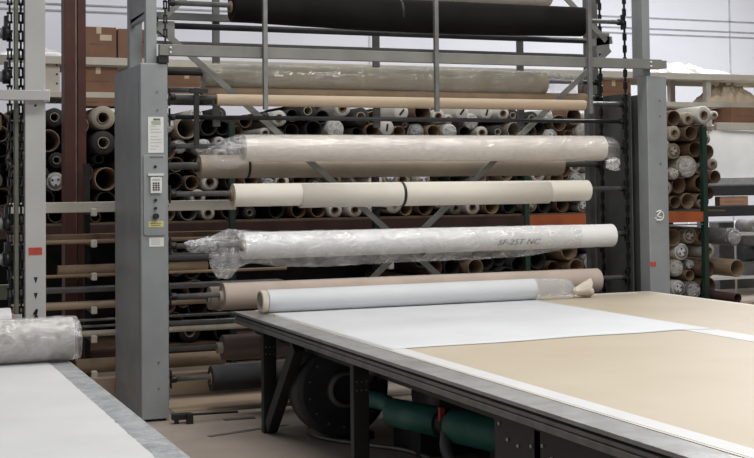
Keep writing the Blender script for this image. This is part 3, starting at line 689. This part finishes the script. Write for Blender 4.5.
HAND=[
(9.44,2.58,0.108,'fabric','W','white roll end with a thick wall beside the top of the green rack upright'),
(9.60,2.58,0.096,'fabric','W','white roll end half hidden behind the thick white roll end, beyond the green upright'),
(9.03,2.54,0.095,'tube','K','dark open tube against the right cabinet under the upper cream beam'),
(9.00,2.36,0.101,'fabric','C','cream ring roll end touching the right grey cabinet'),
(9.25,2.36,0.090,'tube','K','short brown open tube right of the cream ring roll end'),
(9.04,2.15,0.095,'cap','C','pale capped roll end against the right cabinet, third row down'),
(9.34,2.17,0.096,'tube','K','open brown tube with a light lip left of the green rack upright'),
(9.22,1.96,0.132,'bag','C','roll end bagged in loose clear plastic beside the green upright'),
(9.08,1.74,0.101,'tube','K','wide brown tube left of the pair under the bagged roll end'),
(9.40,1.76,0.102,'tube','K','wide brown tube right of the pair under the bagged roll end'),
(9.21,1.55,0.096,'tube','T','open tan tube resting on the orange beam, left of two'),
(9.42,1.55,0.096,'tube2','T','open tan tube holding a smaller roll inside, on the orange beam'),
(9.01,1.54,0.077,'tube','K','narrow brown tube on the orange beam hard against the right cabinet'),
(9.24,1.14,0.096,'cap','C','pale capped roll end just under the orange beam'),
(9.42,1.11,0.102,'tube','T','open brown tube under the orange beam right of the pale capped end'),
(9.67,1.12,0.103,'bag','G','grey plastic bagged roll end sticking out past the rack under the orange beam'),
(9.12,0.95,0.102,'cap','W','white capped roll end with punched dots low beside the right cabinet'),
(9.50,0.95,0.103,'fabric','W','white thick walled roll end low on the right of the rack'),
(9.05,0.76,0.102,'bag','C','bagged roll end low beside the right cabinet'),
(9.44,0.74,0.103,'tube','K','open brown tube low in the rack left of the tan tube'),
(9.70,0.75,0.103,'tube','T','open tan tube at the outer edge of the lower rack'),
(9.48,0.52,0.121,'tube','K','widest brown tube at the foot of the rack above the table'),
(9.05,0.52,0.096,'cap','W','white roll end at the foot of the rack beside the right cabinet'),
(2.28,2.48,0.119,'fabric','C','large cream roll end with a round dark hole left of the grey cabinet'),
(2.28,2.23,0.119,'fabric','D','dark grey roll end right below the large cream one'),
(2.24,2.07,0.099,'tube','D','dark thin walled tube in the left bay'),
(2.31,1.87,0.119,'tube','T','wide tan tube in the left bay behind the grey cabinet'),
(2.31,1.65,0.100,'tube','D','dark grey tube at the bottom of the left bay'),
(1.81,2.48,0.093,'fabric','D','dark roll end with a pale core between white upright and red column'),
(1.75,2.25,0.113,'tube','T','wide pale edged tube between white upright and red column'),
(1.82,1.85,0.093,'cap','W','pale wrapped roll end at the foot of the gap beside the red column'),
(1.83,2.06,0.078,'fabric','D','dark maroon roll end between the white upright and red column'),
(1.73,1.69,0.078,'tube','D','dark tube at the bottom beside the white upright'),
(3.12,2.38,0.112,'tube','C','wide dark tube with cream rim right of the control cabinet'),
(3.36,2.40,0.092,'tube','D','dark tube with cream rim beside the left green upright'),
(4.10,2.49,0.084,'fabric','W','white roll end right of the first guard bar'),
(4.25,2.52,0.079,'tube','D','small dark tube right of the white roll end by the first guard bar'),
(4.42,2.57,0.095,'fabric','D','black roll end between the first guard bar and the holed white one'),
(4.83,2.61,0.091,'fabric','W','white roll end with a large black hole between two guard bars'),
(5.03,2.52,0.097,'fabric','D','dark grey ringed roll end right of the white one with a large hole'),
(4.74,2.38,0.101,'bag','W','white roll end bunched in plastic above the top wrapped roll'),
(4.50,2.38,0.095,'tube','D','wide dark tube left of the bunched plastic roll end'),
(5.50,2.57,0.087,'slot','W','white capped roll end with a tilted slot, left of the middle guard bar'),
(5.32,2.40,0.087,'slot','W','lower white capped roll end with a level slot'),
(5.75,2.57,0.098,'tube','K','dark brown open tube left of the middle guard bar'),
(5.93,2.53,0.077,'fabric','W','small white roll end at the foot of the middle guard bar'),
(5.69,2.36,0.087,'bag','G','grey bagged roll end below the middle guard bar'),
(6.06,2.36,0.088,'bag','W','pale bagged roll end right of the middle guard bar foot'),
(6.22,2.58,0.083,'slot','W','white capped roll end with an upright slot, right of the middle guard bar'),
(6.55,2.58,0.078,'slot','W','left one of the close white capped ends near the right brace'),
(6.74,2.57,0.073,'fabric','W','small round white roll end beside the right brace'),
(6.89,2.38,0.096,'tube','C','open tube with a pale rim left of the right brace'),
(7.36,2.32,0.080,'cap','W','white roll end peeping over the top wrapped roll near its right end'),
(7.79,2.40,0.104,'bag','C','cream plastic bagged roll end beside the right guard bar'),
(4.72,1.50,0.080,'fabric','W','left one of two white printed roll ends under the cream roll'),
(4.94,1.50,0.080,'fabric','W','right one of two white printed roll ends under the cream roll'),
(5.17,1.51,0.076,'bag','W','small bagged roll end behind the left brace under the cream roll'),
(6.35,1.51,0.084,'fabric','W','bright white roll end under the cream roll right of the braces'),
(7.07,1.54,0.085,'cap','C','cream roll end under the cream roll near its right end'),
(3.13,1.49,0.092,'tube','G','grey tube end low behind the control cabinet side'),
]
placed=[]
for (x,z,r,k,c,l) in HAND:
    # keep neighbours from cutting into each other
    for (a,b_,q) in placed:
        d=math.hypot(x-a,z-b_)
        if d<q+r: r=max(.04,min(r,d-q-.001))
    if 1.3<z<1.44+r: z=1.44+r
    placed.append((x,z,r))
    stored(x,z,r,k,c,l+'' ,y=RY+random.uniform(-.04,.04) if not(x>9.5 and z<1.35) else 12.6)
stored(9.20,.49,.05,'tube','T','small tan tube with a dark red end on the floor side of the rack, by the table edge',y=12.4,L=.9,rot=0) if False else None
WORDS={'tube':'open cardboard tube','fabric':'rolled fabric end','cap':'capped roll end','bag':'plastic bagged roll end'}
CN={'W':'white','C':'cream','K':'dark brown','T':'tan','D':'charcoal','G':'grey','R':'dark maroon'}
def fill(x0,x1,z0,z1,N,kinds,zone,rr=(.07,.10),tries=2500,maxn=200):
    n=0
    for t in range(tries):
        r=random.uniform(*rr) if t<tries*.7 else random.uniform(rr[0]*.7,rr[0])
        x=random.uniform(x0+r,x1-r); z=random.uniform(z0+r,z1-r)
        ok=lambda x,z: z>=z0+r-1e-6 and all((x-a)**2+(z-b)**2>=(q+r)**2 for a,b,q in placed)
        if not ok(x,z): continue
        while ok(x,z-.006): z-=.006
        for s in (-1,1):
            while x0+r<x+s*.006<x1-r and ok(x+s*.006,z-.006): x+=s*.006; z-=.006
        while ok(x,z-.003): z-=.003
        placed.append((x,z,r)); k,c=random.choice(kinds)
        stored(x,z,r,k,c,f'{CN[c]} {WORDS[k]} {zone}',f'{CN[c]} {WORDS[k]}s {zone}',y=RY+random.uniform(-.05,.12))
        n+=1
        if n>=maxn: break
    return n
DK=[('fabric','D'),('tube','D'),('tube','K'),('fabric','R'),('tube','T'),('fabric','G')]
MX=DK+[('fabric','W'),('cap','W'),('bag','G'),('fabric','C')]
BR=[('fabric','W'),('tube','K'),('tube','D'),('bag','W'),('fabric','D'),('tube','T')]
fill(1.10,2.62,1.44,2.60,0,DK,'in the left bay of the rack',maxn=70)
fill(2.62,3.9,1.44,2.62,0,BR,'in the rack just right of the control cabinet',maxn=70)
fill(3.9,8.2,2.28,2.66,0,BR,'in the top rows behind the middle of the carousel')
fill(3.9,8.2,1.44,2.1,0,MX,'in the lower rows above the orange beams')
fill(8.2,9.65,1.44,2.66,0,[('tube','K'),('tube','T'),('fabric','C'),('bag','C')],'at the right end of the rack')
fill(5.6,7.3,.6,1.1,0,[('tube','K'),('tube','T'),('tube','D')],'on the lower deck behind the mauve roll',rr=(.085,.11),maxn=40)
fill(7.3,9.5,.205,1.25,0,[('tube','K'),('tube','T'),('tube','T'),('fabric','D'),('bag','G')],'under the right orange beam',rr=(.085,.11))
fill(2.7,3.6,.205,1.25,0,[('tube','D'),('tube','K'),('fabric','D')],'under the orange beam beside the control cabinet',rr=(.085,.11))  # dark rolls chosen so their colour stands in for shade low in this bay
print('stored rolls',n_end[0])
stored(9.47,.43,.055,'tube','R','small tube with a dark red end lying beyond the lower rack, by the table edge',y=12.3,L=.9,rot=0)
for (a,b_) in ((2.4,'left'),):
    tag(MB().box(1.35,9.45,14.54,14.57,0,2.6).build('shade_panel',M['dark']),'added dark panel standing in for the shade behind the stored rolls','panel')  # added sheet, keeps the bright wall from showing through gaps between rolls
stp=empty('crate',(9.4,12.6,0),'low wooden crate beside the foot of the rack','crate'); MB().box(9.2,9.62,12.2,12.85,0,.375).build('body',M['cardt'],stp)

# ------------------------------------------------------------------ far right: machine and shelving beyond the rack
pm=empty('white_machine',(12.4,16.4,0),'pale grey panelled machine behind the green upright at the right edge','machine')
MB().box(11.3,14.2,16.2,17.2,1.80,2.86).build('panel',M['white'],pm,bevel=.02)
MB().box(11.3,14.2,16.1,16.2,1.72,1.84).build('grey_rail',M['galv'],pm,bevel=.01)
MB().box(11.3,14.2,16.08,16.25,1.56,1.72).build('black_rail',M['black'],pm,bevel=.01)
MB().box(11.3,14.2,16.08,16.25,1.25,1.41).build('black_rail',M['black'],pm,bevel=.01)
for x in (11.3,14.1): MB().box(x,x+.1,16.3,17.1,0,1.8).build('leg',M['black'],pm)
b=MB(); b.pipe([(11.95,16.18,2.50),(12.1,16.18,2.62),(12.4,16.18,2.58),(13.2,16.18,2.56)],.012,6); b.build('cable',M['greyd'],pm)
sh=empty('wire_shelving',(12.3,15.4,0),'white wire shelving with parts on it at the right edge','shelving')
for z in (.40,1.02): 
    b=MB(); 
    for k in range(12): b.box(11.2,13.2,15.2+k*.04,15.21+k*.04,z,z+.012)
    b.box(11.2,13.2,15.18,15.2,z-.02,z+.02); b.build('shelf',M['white'],sh)
for x in (11.2,12.02,13.15):
    for y in (15.18,15.64): MB().cyl((x,y,0),(x,y,1.2),.015,8).build('post',M['white'],sh)
eq=empty('air_compressor',(12.2,15.4,.42),'dark blue black compressor on the wire shelving','compressor')
MB().cyl((11.95,15.4,.72),(12.6,15.4,.72),.11,24).build('tank',M['dark'],eq)
b=MB(); b.box(12.05,12.5,15.3,15.5,.86,.98); b.cyl((12.2,15.28,.75),(12.2,15.2,.75),.07,16); b.box(11.95,12.7,15.3,15.5,.42,.6); b.build('motor',M['greyd'],eq)
for i,(x,z,r,m,l) in enumerate(((12.05,1.13,.09,'endg','grey roll on the top wire shelf left of the cream ones'),(12.38,1.145,.11,'endc','left cream roll on the top wire shelf'),(12.62,1.125,.095,'endc','right cream roll on the top wire shelf'))):
    b=MB(); b.prof([(.04,.35*r),(0,.38*r),(0,r),(.35,r),(.35,0)],(x,15.22,z),(x,15.6,z),24,close=False); tag(b.build('small_roll',M[m]),l,'roll')
carton(12.3,12.75,16.6,17.0,1.412,1.60,'small red brown carton between the two black rails',tape=False) if False else None
bb=carton(12.1,12.62,16.09,16.22,1.411,1.55,'small red brown carton resting on the lower black rail at right',tape=False)
tag(MB().box(13.2,15.5,17.6,18.2,0,1.1).build('cabinet',M['greyd'],bevel=.01),'low dark grey cabinet beyond the white machine','cabinet')
b=MB(); b.box(12.62,12.72,15.0,15.03,0,.98); tag(b.build('marker_post',M['yellow']),'yellow post at the right picture edge','post')

# ------------------------------------------------------------------ light
def area(n,loc,sx,sy,e,rot=(0,0,0),c=(1,.98,.95)):
    l=bpy.data.lights.new(n,'AREA'); l.shape='RECTANGLE'; l.size=sx; l.size_y=sy; l.energy=e; l.color=c
    o=bpy.data.objects.new(n,l); col.objects.link(o); o.location=loc; o.rotation_euler=rot; return o
area('ceiling_lamp_front',(4.5,4.6,6.6),7,1.0,300)
area('ceiling_lamp_middle',(4.5,8.2,6.6),8,.8,210)
area('ceiling_lamp_rear',(5.5,12.3,6.6),11,.6,70)
area('fill_light_far',(7,17.2,7.5),16,2.5,440,c=(.97,.98,1))  # added fill to brighten the back wall, no fixture known here
area('fill_light_camera',(5.,-.5,5.2),6,1.2,330)  # added low fill from the camera side, lights the front faces
area('fill_light_right',(14,14.6,6.6),5,1.5,720,c=(.97,.98,1))  # added fill for the white machine and wall at far right
w=bpy.data.worlds.new('world'); sc.world=w; w.use_nodes=True
bg=w.node_tree.nodes['Background']; bg.inputs[0].default_value=(.93,.95,1,1); bg.inputs[1].default_value=.24

# ------------------------------------------------------------------ camera
cd=bpy.data.cameras.new('camera'); cam=bpy.data.objects.new('camera',cd); col.objects.link(cam)
f=1287.8; cd.shift_y=(140-229)/754; cd.sensor_fit='HORIZONTAL'; cd.sensor_width=36.; cd.lens=36.*f/754.; cd.clip_end=100
ex=Vector((3178,-10,-f)).normalized(); ey=Vector((-522,-50,-f)); ey=(ey-ex*ey.dot(ex)).normalized(); ez=ex.cross(ey)
R=Matrix((ex,ey,ez))       # rows: world axes seen from the camera = camera-to-world
cam.matrix_world=Matrix.Translation((0,0,1.79))@R.to_4x4()
sc.camera=cam
sc.view_settings.view_transform='Standard'; sc.view_settings.look='None'; sc.view_settings.gamma=1; sc.view_settings.use_curve_mapping=False
sc.view_settings.exposure=0.
sc.cycles.use_denoising=True
sc.cycles.max_bounces=6; sc.cycles.transparent_max_bounces=16
